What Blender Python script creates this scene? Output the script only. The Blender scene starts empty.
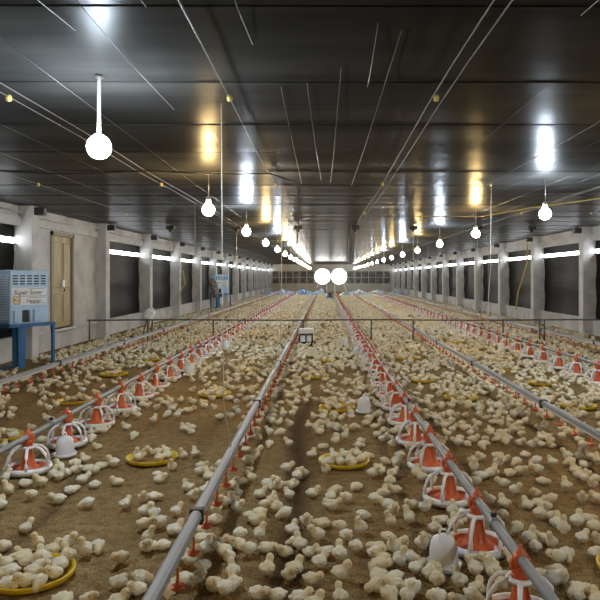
import bpy, bmesh, math, random
import numpy as np
from mathutils import Vector, Matrix

random.seed(7); rng = np.random.default_rng(7)
S = bpy.context.scene
C = S.collection
PI = math.pi

# ------------------------------------------------------------------ camera, world, exposure
F, VX, VY, CH = 650.0, 325.0, 277.0, 1.5          # focal length (px), vanishing point, camera height
cd = bpy.data.cameras.new('camera'); cam = bpy.data.objects.new('camera', cd); C.objects.link(cam)
cam.location = (0, 0, CH); cam.rotation_euler = (PI/2, 0, 0)
cd.sensor_width = 36; cd.lens = F/600*36
cd.shift_x = -(VX-300)/600; cd.shift_y = -(300-VY)/600
cd.clip_start = .05; cd.clip_end = 300
S.camera = cam
w = bpy.data.worlds.new('world'); S.world = w; w.use_nodes = True
w.node_tree.nodes['Background'].inputs[0].default_value = (.75, .85, 1, 1)
w.node_tree.nodes['Background'].inputs[1].default_value = 1.0
S.view_settings.view_transform = 'Standard'; S.view_settings.look = 'None'
S.view_settings.gamma = 1; S.view_settings.use_curve_mapping = False
S.view_settings.exposure = 0.0
S.cycles.sample_clamp_indirect = 6.0
S.cycles.max_bounces = 6
LAMP_COOL, LAMP_WARM = 500.0, 360.0

XL, XR, Y0, Y1, ZC = -5.6, 6.95, -4.0, 67.0, 2.8   # the house

def gp(x, y, h=0.0):                              # a pixel of the photograph to the place at height h above the floor
    Y = (CH-h)*F/(y-VY)
    return ((x-VX)*Y/F, Y, h)

# ------------------------------------------------------------------ materials
def mat(name, col, rough=.6, metal=0, emit=None, estr=0, spec=None, noise=None, bump=None, trans=0):
    m = bpy.data.materials.new(name); m.use_nodes = True
    nt = m.node_tree; b = nt.nodes['Principled BSDF']
    b.inputs['Base Color'].default_value = (*col, 1); b.inputs['Roughness'].default_value = rough
    b.inputs['Metallic'].default_value = metal
    if spec is not None: b.inputs['Specular IOR Level'].default_value = spec
    if emit: b.inputs['Emission Color'].default_value = (*emit, 1); b.inputs['Emission Strength'].default_value = estr
    if noise or bump:
        tc = nt.nodes.new('ShaderNodeTexCoord')
        mp = nt.nodes.new('ShaderNodeMapping'); nt.links.new(tc.outputs['Object'], mp.inputs[0])
    if noise:                                      # (second colour, scale, low, high[, stretch])
        c2, sc, lo, hi = noise[:4]
        if len(noise) > 4: mp.inputs['Scale'].default_value = noise[4]
        n = nt.nodes.new('ShaderNodeTexNoise'); n.inputs['Scale'].default_value = sc; n.inputs['Detail'].default_value = 6
        r = nt.nodes.new('ShaderNodeMapRange'); r.inputs[1].default_value = lo; r.inputs[2].default_value = hi
        x = nt.nodes.new('ShaderNodeMix'); x.data_type = 'RGBA'
        x.inputs[6].default_value = (*col, 1); x.inputs[7].default_value = (*c2, 1)
        nt.links.new(mp.outputs[0], n.inputs['Vector']); nt.links.new(n.outputs[0], r.inputs[0])
        nt.links.new(r.outputs[0], x.inputs[0]); nt.links.new(x.outputs[2], b.inputs['Base Color'])
    if bump:                                       # (scale, strength, distance[, stretch])
        mp2 = nt.nodes.new('ShaderNodeMapping'); nt.links.new(tc.outputs['Object'], mp2.inputs[0])
        if len(bump) > 3: mp2.inputs['Scale'].default_value = bump[3]
        n = nt.nodes.new('ShaderNodeTexNoise'); n.inputs['Scale'].default_value = bump[0]; n.inputs['Detail'].default_value = 4
        bp = nt.nodes.new('ShaderNodeBump'); bp.inputs['Strength'].default_value = bump[1]; bp.inputs['Distance'].default_value = bump[2]
        nt.links.new(mp2.outputs[0], n.inputs['Vector']); nt.links.new(n.outputs[0], bp.inputs['Height'])
        nt.links.new(bp.outputs[0], b.inputs['Normal'])
    return m

M = {}
def ceiling_mat():                                # dusty dark plastic sheet: diffuse with a thin uneven gloss
    m = mat('ceiling_sheet', (.022, .022, .021), .9, spec=0, noise=((.050, .049, .045), 1.3, .38, .7, (.25, 1.5, 1)), bump=(3.0, .22, .010, (.12, 2.2, 1)))
    nt = m.node_tree; N, L = nt.nodes.new, nt.links.new; b = nt.nodes['Principled BSDF']
    g = N('ShaderNodeBsdfGlossy'); g.inputs['Roughness'].default_value = .28
    fr = N('ShaderNodeLayerWeight'); fr.inputs['Blend'].default_value = .5
    r = N('ShaderNodeMapRange'); r.inputs[3].default_value = .002; r.inputs[4].default_value = GLOSS; pw = N('ShaderNodeMath'); pw.operation = 'POWER'; pw.inputs[1].default_value = 8.0; L(fr.outputs['Facing'], pw.inputs[0]); L(pw.outputs[0], r.inputs[0])
    x = N('ShaderNodeMixShader'); L(r.outputs[0], x.inputs[0]); L(b.outputs[0], x.inputs[1]); L(g.outputs[0], x.inputs[2])
    bp = next(n for n in nt.nodes if n.type == 'BUMP'); L(bp.outputs[0], g.inputs['Normal']); L(bp.outputs[0], fr.inputs['Normal'])
    L(x.outputs[0], nt.nodes['Material Output'].inputs[0]); return m
GLOSS = .42
M['ceiling'] = ceiling_mat()
M['white_wall'] = mat('whitewash', (.56, .56, .55), .8, noise=((.36, .36, .35), 1.6, .42, .72), bump=(14, .3, .01))
M['pillar'] = mat('pillar_plaster', (.55, .55, .55), .75, noise=((.38, .38, .38), 3, .45, .75), bump=(20, .25, .008))
M['end_wall'] = mat('end_wall', (.46, .44, .38), .8, noise=((.34, .32, .27), .6, .4, .7))
M['curtain'] = mat('black_curtain', (.006, .006, .007), .55, spec=.10, noise=((.015, .014, .013), 2.5, .45, .8), bump=(3, .4, .03, (.3, .3, 2.0)))
M['inlet'] = mat('inlet_mesh', (.06, .06, .058), .6, noise=((.16, .15, .13), 3, .45, .7))
M['strip'] = mat('daylight_pane', (.9, .9, .9), .5, emit=(.93, .96, 1), estr=16)
M['dark'] = mat('dark_metal', (.035, .035, .035), .5, .3)
M['fence'] = mat('fence_pipe', (.10, .095, .085), .5, .2)
M['black'] = mat('black_plastic', (.012, .012, .012), .5)
M['grey_metal'] = mat('galvanised', (.27, .28, .30), .5, .35, noise=((.19, .195, .21), 30, .4, .7, (1, .1, 1)))
M['alu'] = mat('aluminium_rail', (.30, .31, .34), .55, .2, noise=((.23, .24, .27), 12, .4, .7, (1, .1, 1)))
M['pvc'] = mat('white_pipe', (.62, .62, .60), .4)
M['red'] = mat('red_plastic', (.64, .125, .030), .42, noise=((.50, .085, .025), 18, .4, .7))
M['white_pl'] = mat('white_plastic', (.84, .85, .86), .38, noise=((.70, .70, .70), 25, .5, .75))
M['jug'] = mat('milky_plastic', (.72, .73, .76), .35)
M['yellow'] = mat('yellow_plastic', (.72, .50, .018), .42, noise=((.55, .37, .02), 22, .5, .75))
M['feed'] = mat('feed_crumbs', (.30, .17, .06), .9, bump=(160, .6, .004))
M['blue'] = mat('blue_paint', (.035, .15, .36), .45, noise=((.025, .10, .25), 9, .5, .75))
M['heater'] = mat('heater_steel', (.44, .63, .86), .42, .0, noise=((.36, .54, .78), 5, .4, .7))
M['sticker'] = mat('sticker', (.76, .80, .86), .5)
M['ink'] = mat('black_ink', (.03, .03, .035), .6)
M['gold'] = mat('gold_print', (.50, .33, .07), .5)
M['door'] = mat('door_yellow_wood', (.42, .34, .17), .55, noise=((.28, .22, .10), 6, .4, .7, (3, 3, .4)))
M['door_frame'] = mat('door_frame', (.30, .26, .18), .65)
M['cord'] = mat('pale_cord', (.50, .47, .40), .7)
M['wire'] = mat('steel_wire', (.13, .13, .13), .5, .3)
M['hose'] = mat('yellow_hose', (.50, .38, .12), .5)
M['glass_cool'] = mat('bulb_cool', (.9, .9, .9), .3, emit=(.76, .88, 1), estr=LAMP_COOL)
M['glass_warm'] = mat('bulb_warm', (.9, .9, .9), .3, emit=(1, .70, .30), estr=LAMP_WARM)
M['disc'] = mat('fan_glow', (.9, .9, .9), .4, emit=(1, 1, .97), estr=14)  # bright face of the far fans, white glow put in as emission
M['tarp'] = mat('plastic_sheet', (.55, .62, .72), .35, noise=((.22, .34, .55), 1.5, .42, .62), bump=(5, .8, .06))
M['cloth'] = mat('mottled_cloth', (.36, .33, .30), .85, noise=((.10, .09, .08), 9, .42, .6))
M['wood'] = mat('stake_wood', (.28, .19, .10), .8)
M['beak'] = mat('beak', (.55, .28, .10), .5)
M['leg'] = mat('chick_leg', (.58, .33, .13), .6)
M['eye'] = mat('chick_eye', (.01, .01, .01), .2)

def litter():
    m = bpy.data.materials.new('litter'); m.use_nodes = True; nt = m.node_tree; b = nt.nodes['Principled BSDF']
    N, L = nt.nodes.new, nt.links.new
    tc = N('ShaderNodeTexCoord')
    def noise(sc, det=5):
        n = N('ShaderNodeTexNoise'); n.inputs['Scale'].default_value = sc; n.inputs['Detail'].default_value = det
        L(tc.outputs['Object'], n.inputs['Vector']); return n
    def rng_(src, a, bb):
        r = N('ShaderNodeMapRange'); r.inputs[1].default_value = a; r.inputs[2].default_value = bb; L(src, r.inputs[0]); return r.outputs[0]
    def mix(f, a, bb, mode='MIX'):
        x = N('ShaderNodeMix'); x.data_type = 'RGBA'; x.blend_type = mode
        if hasattr(f, 'links'): L(f, x.inputs[0])
        else: x.inputs[0].default_value = f
        for i, v in ((6, a), (7, bb)):
            if hasattr(v, 'links'): L(v, x.inputs[i])
            else: x.inputs[i].default_value = (*v, 1)
        return x.outputs[2]
    big = rng_(noise(1.1, 4).outputs[0], .35, .68); fine = rng_(noise(95, 3).outputs[0], .36, .66); mid = rng_(noise(14, 5).outputs[0], .4, .66)
    c = mix(big, (.275, .185, .080), (.385, .275, .130))
    c = mix(mid, c, (.215, .138, .058))
    c2 = mix(fine, (.55, .55, .55), (1.25, 1.25, 1.25)); c = mix(1.0, c, c2, 'MULTIPLY')
    at = N('ShaderNodeAttribute'); at.attribute_name = 'damp'
    c = mix(at.outputs['Fac'], c, (.060, .034, .016))
    L(c, b.inputs['Base Color']); b.inputs['Roughness'].default_value = .95; b.inputs['Specular IOR Level'].default_value = .1
    bp = N('ShaderNodeBump'); bp.inputs['Strength'].default_value = .9; bp.inputs['Distance'].default_value = .012
    L(noise(70, 4).outputs[0], bp.inputs['Height']); L(bp.outputs[0], b.inputs['Normal'])
    return m
M['litter'] = litter()

def down():
    m = bpy.data.materials.new('chick_down'); m.use_nodes = True; nt = m.node_tree; b = nt.nodes['Principled BSDF']
    N, L = nt.nodes.new, nt.links.new
    at = N('ShaderNodeAttribute'); at.attribute_name = 'hue'           # yellower on the head (a real colour of the bird)
    at2 = N('ShaderNodeAttribute'); at2.attribute_name = 'bird'        # one value for each bird of the far flock
    oi = N('ShaderNodeObjectInfo')
    ad = N('ShaderNodeMath'); ad.operation = 'ADD'; L(at2.outputs['Fac'], ad.inputs[0]); sp = N('ShaderNodeSeparateColor'); L(oi.outputs['Color'], sp.inputs[0]); L(sp.outputs[0], ad.inputs[1])
    fr = ad
    x = N('ShaderNodeMix'); x.data_type = 'RGBA'; x.inputs[6].default_value = (.80, .77, .65, 1); x.inputs[7].default_value = (.73, .65, .46, 1)
    L(fr.outputs[0], x.inputs[0])
    y = N('ShaderNodeMix'); y.data_type = 'RGBA'; y.inputs[7].default_value = (.74, .61, .34, 1)
    L(at.outputs['Fac'], y.inputs[0]); L(x.outputs[2], y.inputs[6])
    tc = N('ShaderNodeTexCoord'); n = N('ShaderNodeTexNoise'); n.inputs['Scale'].default_value = 120; n.inputs['Detail'].default_value = 3
    L(tc.outputs['Object'], n.inputs['Vector'])
    bp = N('ShaderNodeBump'); bp.inputs['Strength'].default_value = .8; bp.inputs['Distance'].default_value = .008
    L(n.outputs[0], bp.inputs['Height']); L(bp.outputs[0], b.inputs['Normal'])
    L(y.outputs[2], b.inputs['Base Color']); b.inputs['Roughness'].default_value = .9
    b.inputs['Specular IOR Level'].default_value = .1
    b.inputs['Sheen Weight'].default_value = .25
    return m
M['down'] = down()

# ------------------------------------------------------------------ mesh helpers
class MB:
    """collects faces and makes ONE mesh"""
    def __init__(s): s.v = []; s.f = []; s.mi = []; s.sm = []
    def add(s, vs, fs, mi=0, smooth=False):
        o = len(s.v); s.v += [tuple(v) for v in vs]
        for f in fs: s.f.append([o+i for i in f]); s.mi.append(mi); s.sm.append(smooth)
        return s
    def box(s, a, b, mi=0):
        x0, y0, z0 = a; x1, y1, z1 = b
        return s.add([(x0,y0,z0),(x1,y0,z0),(x1,y1,z0),(x0,y1,z0),(x0,y0,z1),(x1,y0,z1),(x1,y1,z1),(x0,y1,z1)],
                     [(0,3,2,1),(4,5,6,7),(0,1,5,4),(1,2,6,5),(2,3,7,6),(3,0,4,7)], mi)
    def bbox(s, a, b, r=.01, mi=0):               # box with bevelled edges
        bm = bmesh.new(); bmesh.ops.create_cube(bm, size=1)
        for v in bm.verts: v.co = [a[i]+(b[i]-a[i])*(v.co[i]+.5) for i in range(3)]
        bmesh.ops.bevel(bm, geom=bm.edges[:], offset=r, segments=1, affect='EDGES')
        bm.verts.index_update(); s.add([v.co[:] for v in bm.verts], [[v.index for v in f.verts] for f in bm.faces], mi); bm.free(); return s
    def lathe(s, prof, n=16, c=(0,0,0), mi=0, smooth=True, cap0=False, cap1=False):
        vs = []; k = len(prof)
        for j in range(n):
            a = 2*PI*j/n; vs += [(c[0]+r*math.cos(a), c[1]+r*math.sin(a), c[2]+z) for r, z in prof]
        fs = [(j*k+i, ((j+1)%n)*k+i, ((j+1)%n)*k+i+1, j*k+i+1) for j in range(n) for i in range(k-1)]
        s.add(vs, fs, mi, smooth)
        o = len(s.v)-len(vs)
        if cap0: s.f.append([o+j*k for j in range(n)][::-1]); s.mi.append(mi); s.sm.append(False)
        if cap1: s.f.append([o+j*k+k-1 for j in range(n)]); s.mi.append(mi); s.sm.append(False)
        return s
    def tube(s, pts, r, n=6, mi=0, closed=False, smooth=True, caps=True):
        pts = [Vector(p) for p in pts]; k = len(pts); rs = r if isinstance(r, (list, tuple)) else [r]*k; vs = []
        for i, p in enumerate(pts):
            if closed: t = pts[(i+1)%k]-pts[i-1]
            else: t = pts[min(i+1,k-1)]-pts[max(i-1,0)]
            t.normalize(); up = Vector((0,0,1)) if abs(t.z) < .9 else Vector((0,1,0))
            u = t.cross(up).normalized(); q = t.cross(u)
            vs += [p+(u*math.cos(2*PI*j/n)+q*math.sin(2*PI*j/n))*rs[i] for j in range(n)]
        m = k if closed else k-1
        fs = [(i*n+j, i*n+(j+1)%n, ((i+1)%k)*n+(j+1)%n, ((i+1)%k)*n+j) for i in range(m) for j in range(n)]
        if caps and not closed: fs += [tuple(range(n)), tuple((k-1)*n+j for j in range(n))[::-1]]
        return s.add(vs, fs, mi, smooth)
    def mesh(s, name, mats):
        me = bpy.data.meshes.new(name); me.from_pydata(s.v, [], s.f)
        for m in (mats if isinstance(mats, (list, tuple)) else [mats]): me.materials.append(M[m] if isinstance(m, str) else m)
        me.polygons.foreach_set('material_index', s.mi); me.polygons.foreach_set('use_smooth', s.sm)
        me.update(); bm = bmesh.new(); bm.from_mesh(me); bmesh.ops.recalc_face_normals(bm, faces=bm.faces); bm.to_mesh(me); bm.free()
        return me
    def obj(s, name, mats, parent=None, loc=(0,0,0)): return link(name, s.mesh(name, mats), parent, loc)

def link(name, data, parent=None, loc=(0,0,0), rz=0):
    o = bpy.data.objects.new(name, data); C.objects.link(o); o.parent = parent; o.location = loc; o.rotation_euler = (0,0,rz); return o
def tag(o, label, cat, group=None):
    o['label'] = label; o['category'] = cat
    if group: o['group'] = group
    return o
def struct(o, label=None, cat=None):
    o['kind'] = 'structure'
    if label: o['label'] = label
    if cat: o['category'] = cat
    return o
def empty(name, loc, rz=0): return link(name, None, None, loc, rz)
ORD = ['nearest','second','third','fourth','fifth','sixth','seventh','eighth','ninth','tenth','eleventh','twelfth','thirteenth','fourteenth','fifteenth','sixteenth',
       'seventeenth','eighteenth','nineteenth','twentieth']
def nth(i):
    if i < 20: return ORD[i]
    n = i+1; t = ('twent', 'thirt', 'fort', 'fift', 'sixt', 'sevent')[n//10-2]
    return t+'ieth' if n % 10 == 0 else t+'y-'+(['first']+ORD[1:9])[n % 10-1]

# ------------------------------------------------------------------ floor
def vnoise(x, y, sc, seed):
    r = np.random.default_rng(seed); T = r.random((256, 256)); x = x*sc+1000; y = y*sc+1000
    xi = np.floor(x).astype(int); yi = np.floor(y).astype(int); fx = x-xi; fy = y-yi
    fx = fx*fx*(3-2*fx); fy = fy*fy*(3-2*fy); g = lambda a, b: T[a % 256, b % 256]
    return (g(xi,yi)*(1-fx)+g(xi+1,yi)*fx)*(1-fy)+(g(xi,yi+1)*(1-fx)+g(xi+1,yi+1)*fx)*fy-.5
def trench(x, y):                                  # the damp trodden furrow right of the centre drinker line, and a shallow one left
    x = np.asarray(x, float); y = np.asarray(y, float)
    c = -.20+.035*np.sin(y*1.7)+.03*np.sin(y*.6+1); wd = .095+.02*np.sin(y*2.3)
    a = np.exp(-((x-c)/wd)**2)*np.clip((9.5-y)/2.5, 0, 1)
    c2 = -1.80+.03*np.sin(y*2.1); b = np.exp(-((x-c2)/.055)**2)*np.clip((5.3-y)/.5, 0, 1)
    c3 = -3.55+.04*np.sin(y*1.3); d = np.exp(-((x-c3)/.10)**2)*np.clip((9-y)/2, 0, 1)
    return a, b, d
def floor_z(x, y):
    x = np.asarray(x, float); y = np.asarray(y, float)
    a, b, d = trench(x, y)
    return .010*vnoise(x, y, 3.1, 1)+.008*vnoise(x, y, 9, 2)+.006*vnoise(x, y, 24, 3)-.030*a-.030*b-.018*d
xs = np.concatenate([np.arange(XL-.2, XR+.2, .05), [XR+.2]])
ys = [Y0-.2]
while ys[-1] < Y1+.2: ys.append(ys[-1]+max(.04, .006*max(ys[-1], 0)))
ys = np.array(ys); GX, GY = np.meshgrid(xs, ys); GZ = floor_z(GX, GY)
co = np.stack([GX, GY, GZ], -1).reshape(-1, 3); nx, ny = len(xs), len(ys)
ii = (np.arange(ny-1)[:, None]*nx+np.arange(nx-1)[None]).ravel()
fc = np.stack([ii, ii+1, ii+nx+1, ii+nx], 1)
def np_mesh(name, co, faces, mats, mi=None, attrs=None):
    me = bpy.data.meshes.new(name); k = faces.shape[1]
    me.vertices.add(len(co)); me.vertices.foreach_set('co', co.astype(np.float32).ravel())
    me.loops.add(faces.size); me.loops.foreach_set('vertex_index', faces.astype(np.int32).ravel())
    me.polygons.add(len(faces)); me.polygons.foreach_set('loop_start', np.arange(0, faces.size, k, dtype=np.int32))
    for m in mats: me.materials.append(M[m])
    if mi is not None: me.polygons.foreach_set('material_index', mi.astype(np.int32))
    me.polygons.foreach_set('use_smooth', np.ones(len(faces), bool))
    for n, a in (attrs or {}).items(): me.attributes.new(n, 'FLOAT', 'POINT').data.foreach_set('value', a.astype(np.float32))
    me.update(calc_edges=True); return me
A, B, D = trench(GX, GY)
struct(link('floor', np_mesh('floor', co, fc, ['litter'], attrs={'damp': np.clip(A*.9+B*.6+D*.35+.25*np.clip(vnoise(GX, GY, 1.2, 9), 0, 1), 0, 1).ravel()})),
       'brown rice husk litter floor with a dark damp furrow', 'floor')
FZ = lambda x, y: float(floor_z(x, y))

# ------------------------------------------------------------------ ceiling: transverse glossy sheets, each lapped over the next
ceil = MB().box((XL-.3, Y0-.3, ZC+.12), (XR+.3, Y1+.3, ZC+.2)).obj('ceiling', 'black')
struct(ceil, 'dark glossy sheet ceiling with lapped transverse seams', 'ceiling')
PW = 1.22; k = 0; y = Y0-.2
def sheet_mesh(seed):
    r = random.Random(seed); b = MB(); n = 8; m = 26; vs = []
    ph = [r.uniform(0, 6) for _ in range(4)]
    for j in range(n+1):
        for i in range(m+1):
            u = i/m; v = j/n; X = XL-.2+u*(XR-XL+.4); Y = v*(PW+.03)
            z = .003*math.sin(u*22+ph[0])*math.sin(v*PI)+.0016*math.sin(v*9+ph[1])+.004*math.sin(u*9)+.004*v
            vs.append((X, Y, z))
    b.add(vs, [(j*(m+1)+i, j*(m+1)+i+1, (j+1)*(m+1)+i+1, (j+1)*(m+1)+i) for j in range(n) for i in range(m)], 0, True)
    b.add([(XL-.2, 0, 0), (XR+.2, 0, 0), (XR+.2, 0, .008), (XL-.2, 0, .008)], [(0, 1, 2, 3)])
    return b.mesh('ceiling_sheet', 'ceiling')
SHEETS = [sheet_mesh(i) for i in range(5)]
while y < Y1+.1:
    o = link('ceiling_sheet', SHEETS[k % 5], ceil, (0, y, ZC)); y += PW; k += 1

# ------------------------------------------------------------------ side walls with pillars and curtained windows
Z_SILL, Z_HEAD, Z_STRIP = .42, 2.44, 2.175
def side_wall(side, x, posts, solid):
    s = 1 if side == 'right' else -1               # s points out of the room
    def bx(b, y0, y1, z0, z1, d0=0, d1=.18, mi=0):
        a, c = sorted((x+s*d0, x+s*d1)); return b.box((a, y0, z0), (c, y1, z1), mi)
    b = MB(); bx(b, Y0-.2, Y1+.2, -.1, Z_SILL); bx(b, Y0-.2, Y1+.2, Z_HEAD, ZC+.12)
    for y0, y1 in solid:
        if (y0, y1) == (12, 16) and side == 'left':    # the solid bay with the door opening
            bx(b, 12, 13.25, Z_SILL, Z_HEAD); bx(b, 14.45, 16, Z_SILL, Z_HEAD)
        else: bx(b, y0, y1, Z_SILL, Z_HEAD)
    wall = struct(b.obj('wall_'+side, 'white_wall'), 'whitewashed %s side wall with plastered pillars' % side, 'wall')
    a, c = sorted((x, x-s*.05)); MB().bbox((a, Y0, Z_HEAD+.02), (c, Y1, Z_HEAD+.16), .008).obj('top_beam', 'pillar', wall)
    a, c = sorted((x+.01*s, x-s*.04)); MB().bbox((a, Y0, Z_SILL-.06), (c, Y1, Z_SILL), .006).obj('sill_ledge', 'pillar', wall)
    a, c = sorted((x+.19*s, x-s*.26)); pm = MB().bbox((a, -.14, -.1), (c, .14, ZC+.06), .012).mesh('pillar', 'pillar')
    bm_ = MB().bbox((min(x-s*.24, x-s*.44), -.07, ZC-.16), (max(x-s*.24, x-s*.44), .07, ZC-.02), .01).mesh('bracket', 'dark')
    for p in posts: link('pillar', pm, wall, (0, p, 0)); link('bracket', bm_, wall, (0, p, 0))
    return wall
LP = list(range(4, 68, 4)); RP = list(range(5, 68, 4))
wl = side_wall('left', XL, LP, [(Y0-.2, 4), (12, 16)])
wr = side_wall('right', XR, RP, [(Y0-.2, 5)])
nwin = 0
def window(side, x, y0, y1):
    global nwin; nwin += 1; s = 1 if side == 'right' else -1; r = random.Random(nwin)
    b = MB(); n, m = 14, 10; vs = []
    p1, p2 = r.uniform(0, 6), r.uniform(0, 6)
    for j in range(m+1):
        for i in range(n+1):
            u, v = i/n, j/m
            vs.append((x+s*(.09+.012*math.sin(u*16+p1+2*v)+.014*math.sin(v*13+p2)), y0+(y1-y0)*u, Z_SILL-.02+(Z_STRIP-.055-Z_SILL+.02)*v))
    b.add(vs, [(j*(n+1)+i, j*(n+1)+i+1, (j+1)*(n+1)+i+1, (j+1)*(n+1)+i) for j in range(m) for i in range(n)], 0, True)
    o = struct(b.obj('window_%d' % nwin, 'curtain'), '%s wall window bay behind a black plastic curtain' % side, 'window')
    a, c = sorted((x+s*.085, x+s*.13)); MB().box((a, y0, Z_STRIP-.065), (c, y1, Z_STRIP+.045)).obj('window_pane', 'strip', o)
    a, c = sorted((x+s*.07, x+s*.12)); MB().box((a, y0, Z_STRIP+.045), (c, y1, Z_HEAD)).obj('upper_flap', 'curtain', o)
    a, c = sorted((x+s*.03, x+s*.075)); f = MB()
    MB().tube([((a+c)/2, y0, Z_STRIP-.07), ((a+c)/2, y1, Z_STRIP-.07)], .014, 6).obj('curtain_rod', 'dark', o)
for i, p in enumerate(LP):
    if p != 12: window('left', XL, p, LP[i+1] if i+1 < len(LP) else Y1)
for i, p in enumerate(RP): window('right', XR, p, RP[i+1] if i+1 < len(RP) else Y1)

# door in the solid bay
b = MB(); a0, a1 = 13.25, 14.45; zt, zb = 2.44, .42
b.box((XL-.12, a0, zb), (XL+.03, a0+.09, zt)).box((XL-.12, a1-.09, zb), (XL+.03, a1, zt)).box((XL-.12, a0, zt-.08), (XL+.03, a1, zt))
door = struct(b.obj('door_1', 'door_frame'), 'narrow yellowish double door in the left whitewashed wall', 'door')
for k, (u, v) in enumerate(((a0+.09, (a0+a1)/2-.006), ((a0+a1)/2+.006, a1-.09))):
    lf = MB().bbox((XL-.08, u, zb+.02), (XL-.02, v, zt-.08), .008).obj('door_leaf', 'door', door)
    for z0, z1 in ((zb+.12, zb+.72), (zb+.86, zt-.22)):
        MB().bbox((XL-.03, u+.08, z0), (XL+.0, v-.08, z1), .012).obj('door_panel', 'door', lf)
    if k == 0:
        MB().bbox((XL-.02, v-.05, 1.28), (XL+.045, v+.05, 1.44), .01).obj('latch', 'white_pl', lf)
        MB().tube([(XL+.03, v, 1.28), (XL+.06, v, 1.22), (XL+.03, v, 1.19)], .012, 6).obj('padlock', 'dark', lf)
MB().bbox((XL-.12, a0, zb-.05), (XL+.10, a1, zb), .008).obj('threshold', 'pvc', door)

# end wall, back wall
b = MB(); XW = [(-5.45, -1.15), (2.25, 6.75)]; z0, z1 = .78, 2.15
b.box((XL-.2, Y1, -.1), (XR+.2, Y1+.2, z0)).box((XL-.2, Y1, z1), (XR+.2, Y1+.2, ZC+.12))
b.box((XL-.2, Y1, z0), (XW[0][0], Y1+.2, z1)).box((XW[0][1], Y1, z0), (XW[1][0], Y1+.2, z1)).box((XW[1][1], Y1, z0), (XR+.2, Y1+.2, z1))
ew = struct(b.obj('wall_end', 'end_wall'), 'beige end wall with two long dark inlet openings', 'wall')
for i, (u, v) in enumerate(XW):
    nwin += 1
    o = struct(MB().box((u, Y1+.12, z0), (v, Y1+.16, z1)).obj('window_%d' % nwin, 'inlet'), 'long dark air inlet at the %s of the end wall' % ('left', 'right')[i], 'window')
    n = 6
    for k in range(n+1):
        x = u+(v-u)*k/n; MB().box((x-.035, Y1+.03, z0), (x+.035, Y1+.12, z1)).obj('mullion', 'end_wall', o)
    for z in (z0+.03, (z0+z1)/2, z1-.03): MB().box((u, Y1+.04, z-.03), (v, Y1+.11, z+.03)).obj('rail', 'end_wall', o)
struct(MB().box((XL-.2, Y0-.2, -.1), (XR+.2, Y0, ZC+.12)).obj('wall_back', 'white_wall'), 'whitewashed wall behind the viewer', 'wall')

# ------------------------------------------------------------------ hanging bulbs in two rows, cool and warm by turns
def lathe_mesh(name, prof, n, m, **k): return MB().lathe(prof, n, **k).mesh(name, m)
R = .078
gl = [(0, -R)]+[(R*math.sin(a), -R*math.cos(a)) for a in np.linspace(.35, 2.7, 9)]+[(.026, R*1.0)]
G_COOL = lathe_mesh('bulb', gl, 14, 'glass_cool'); G_WARM = lathe_mesh('bulb', gl, 14, 'glass_warm')
SOCK = MB().lathe([(0, .17), (.028, .165), (.034, .12), (.032, .075), (0, .07)], 10).mesh('socket', 'pvc')
CORD = MB().tube([(0, 0, .16), (0.004, 0, .3), (0, 0, .47)], .006, 5).mesh('cord', 'pvc')
HB = 2.34
TUBE = MB().lathe([(0, .07), (.013, .075), (.013, .44), (.026, .445), (.026, .475), (0, .476)], 10).mesh('drop_tube', 'fence')
rows = [('left', -1.46, 4.2, 3.94, 0), ('right', 2.93, 8.65, 3.98, 0)]
for side, x, ys_, dy, w0 in rows:
    for k in range(-1 if side == 'left' else -2, 16):
        y = ys_+k*dy
        if y > Y1-2: break
        warm = (k+w0) % 2 == 1
        t = empty('pendant_bulb', (x, y, HB)); link('bulb', G_WARM if warm else G_COOL, t); 
        if k == 0 and side == 'left': link('drop_tube', TUBE, t)
        else: link('socket', SOCK, t); link('cord', CORD, t)
        n = nth(k)
        if k < 0: tag(t, 'glowing bulb of the %s row hanging out of view%s' % (side, ' beside the viewer' if k == -1 else ' behind the viewer'), 'lamp', '%s row of ceiling bulbs' % side)
        else: tag(t, '%s glowing bulb hanging on a cord, %s of the %s row of lamps' % ('warm yellow' if warm else 'cool white', n, side), 'lamp', '%s row of ceiling bulbs' % side)

# ------------------------------------------------------------------ two round fans on splayed legs near the far end, glow added as emission
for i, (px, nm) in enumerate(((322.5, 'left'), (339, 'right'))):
    y = 55.0; x = (px-VX)*y/F; t = empty('round_fan', (x, y, FZ(x, y)))
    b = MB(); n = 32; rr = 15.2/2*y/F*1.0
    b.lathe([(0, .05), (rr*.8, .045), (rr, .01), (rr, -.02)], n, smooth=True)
    d = b.obj('glow_face', 'disc', t, (0, 0, 1.55)); d.rotation_euler = (PI/2, 0, 0)
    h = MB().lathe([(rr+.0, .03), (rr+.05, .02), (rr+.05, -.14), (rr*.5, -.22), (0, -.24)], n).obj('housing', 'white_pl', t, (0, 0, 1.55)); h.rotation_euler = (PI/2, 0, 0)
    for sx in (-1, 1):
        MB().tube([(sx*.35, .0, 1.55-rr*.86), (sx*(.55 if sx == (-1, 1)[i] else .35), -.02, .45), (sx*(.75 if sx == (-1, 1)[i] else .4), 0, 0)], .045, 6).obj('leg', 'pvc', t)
    tag(t, 'big round white fan with added glow at the far end, %s of the pair' % nm, 'lamp', 'round fans at the far end')

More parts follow.
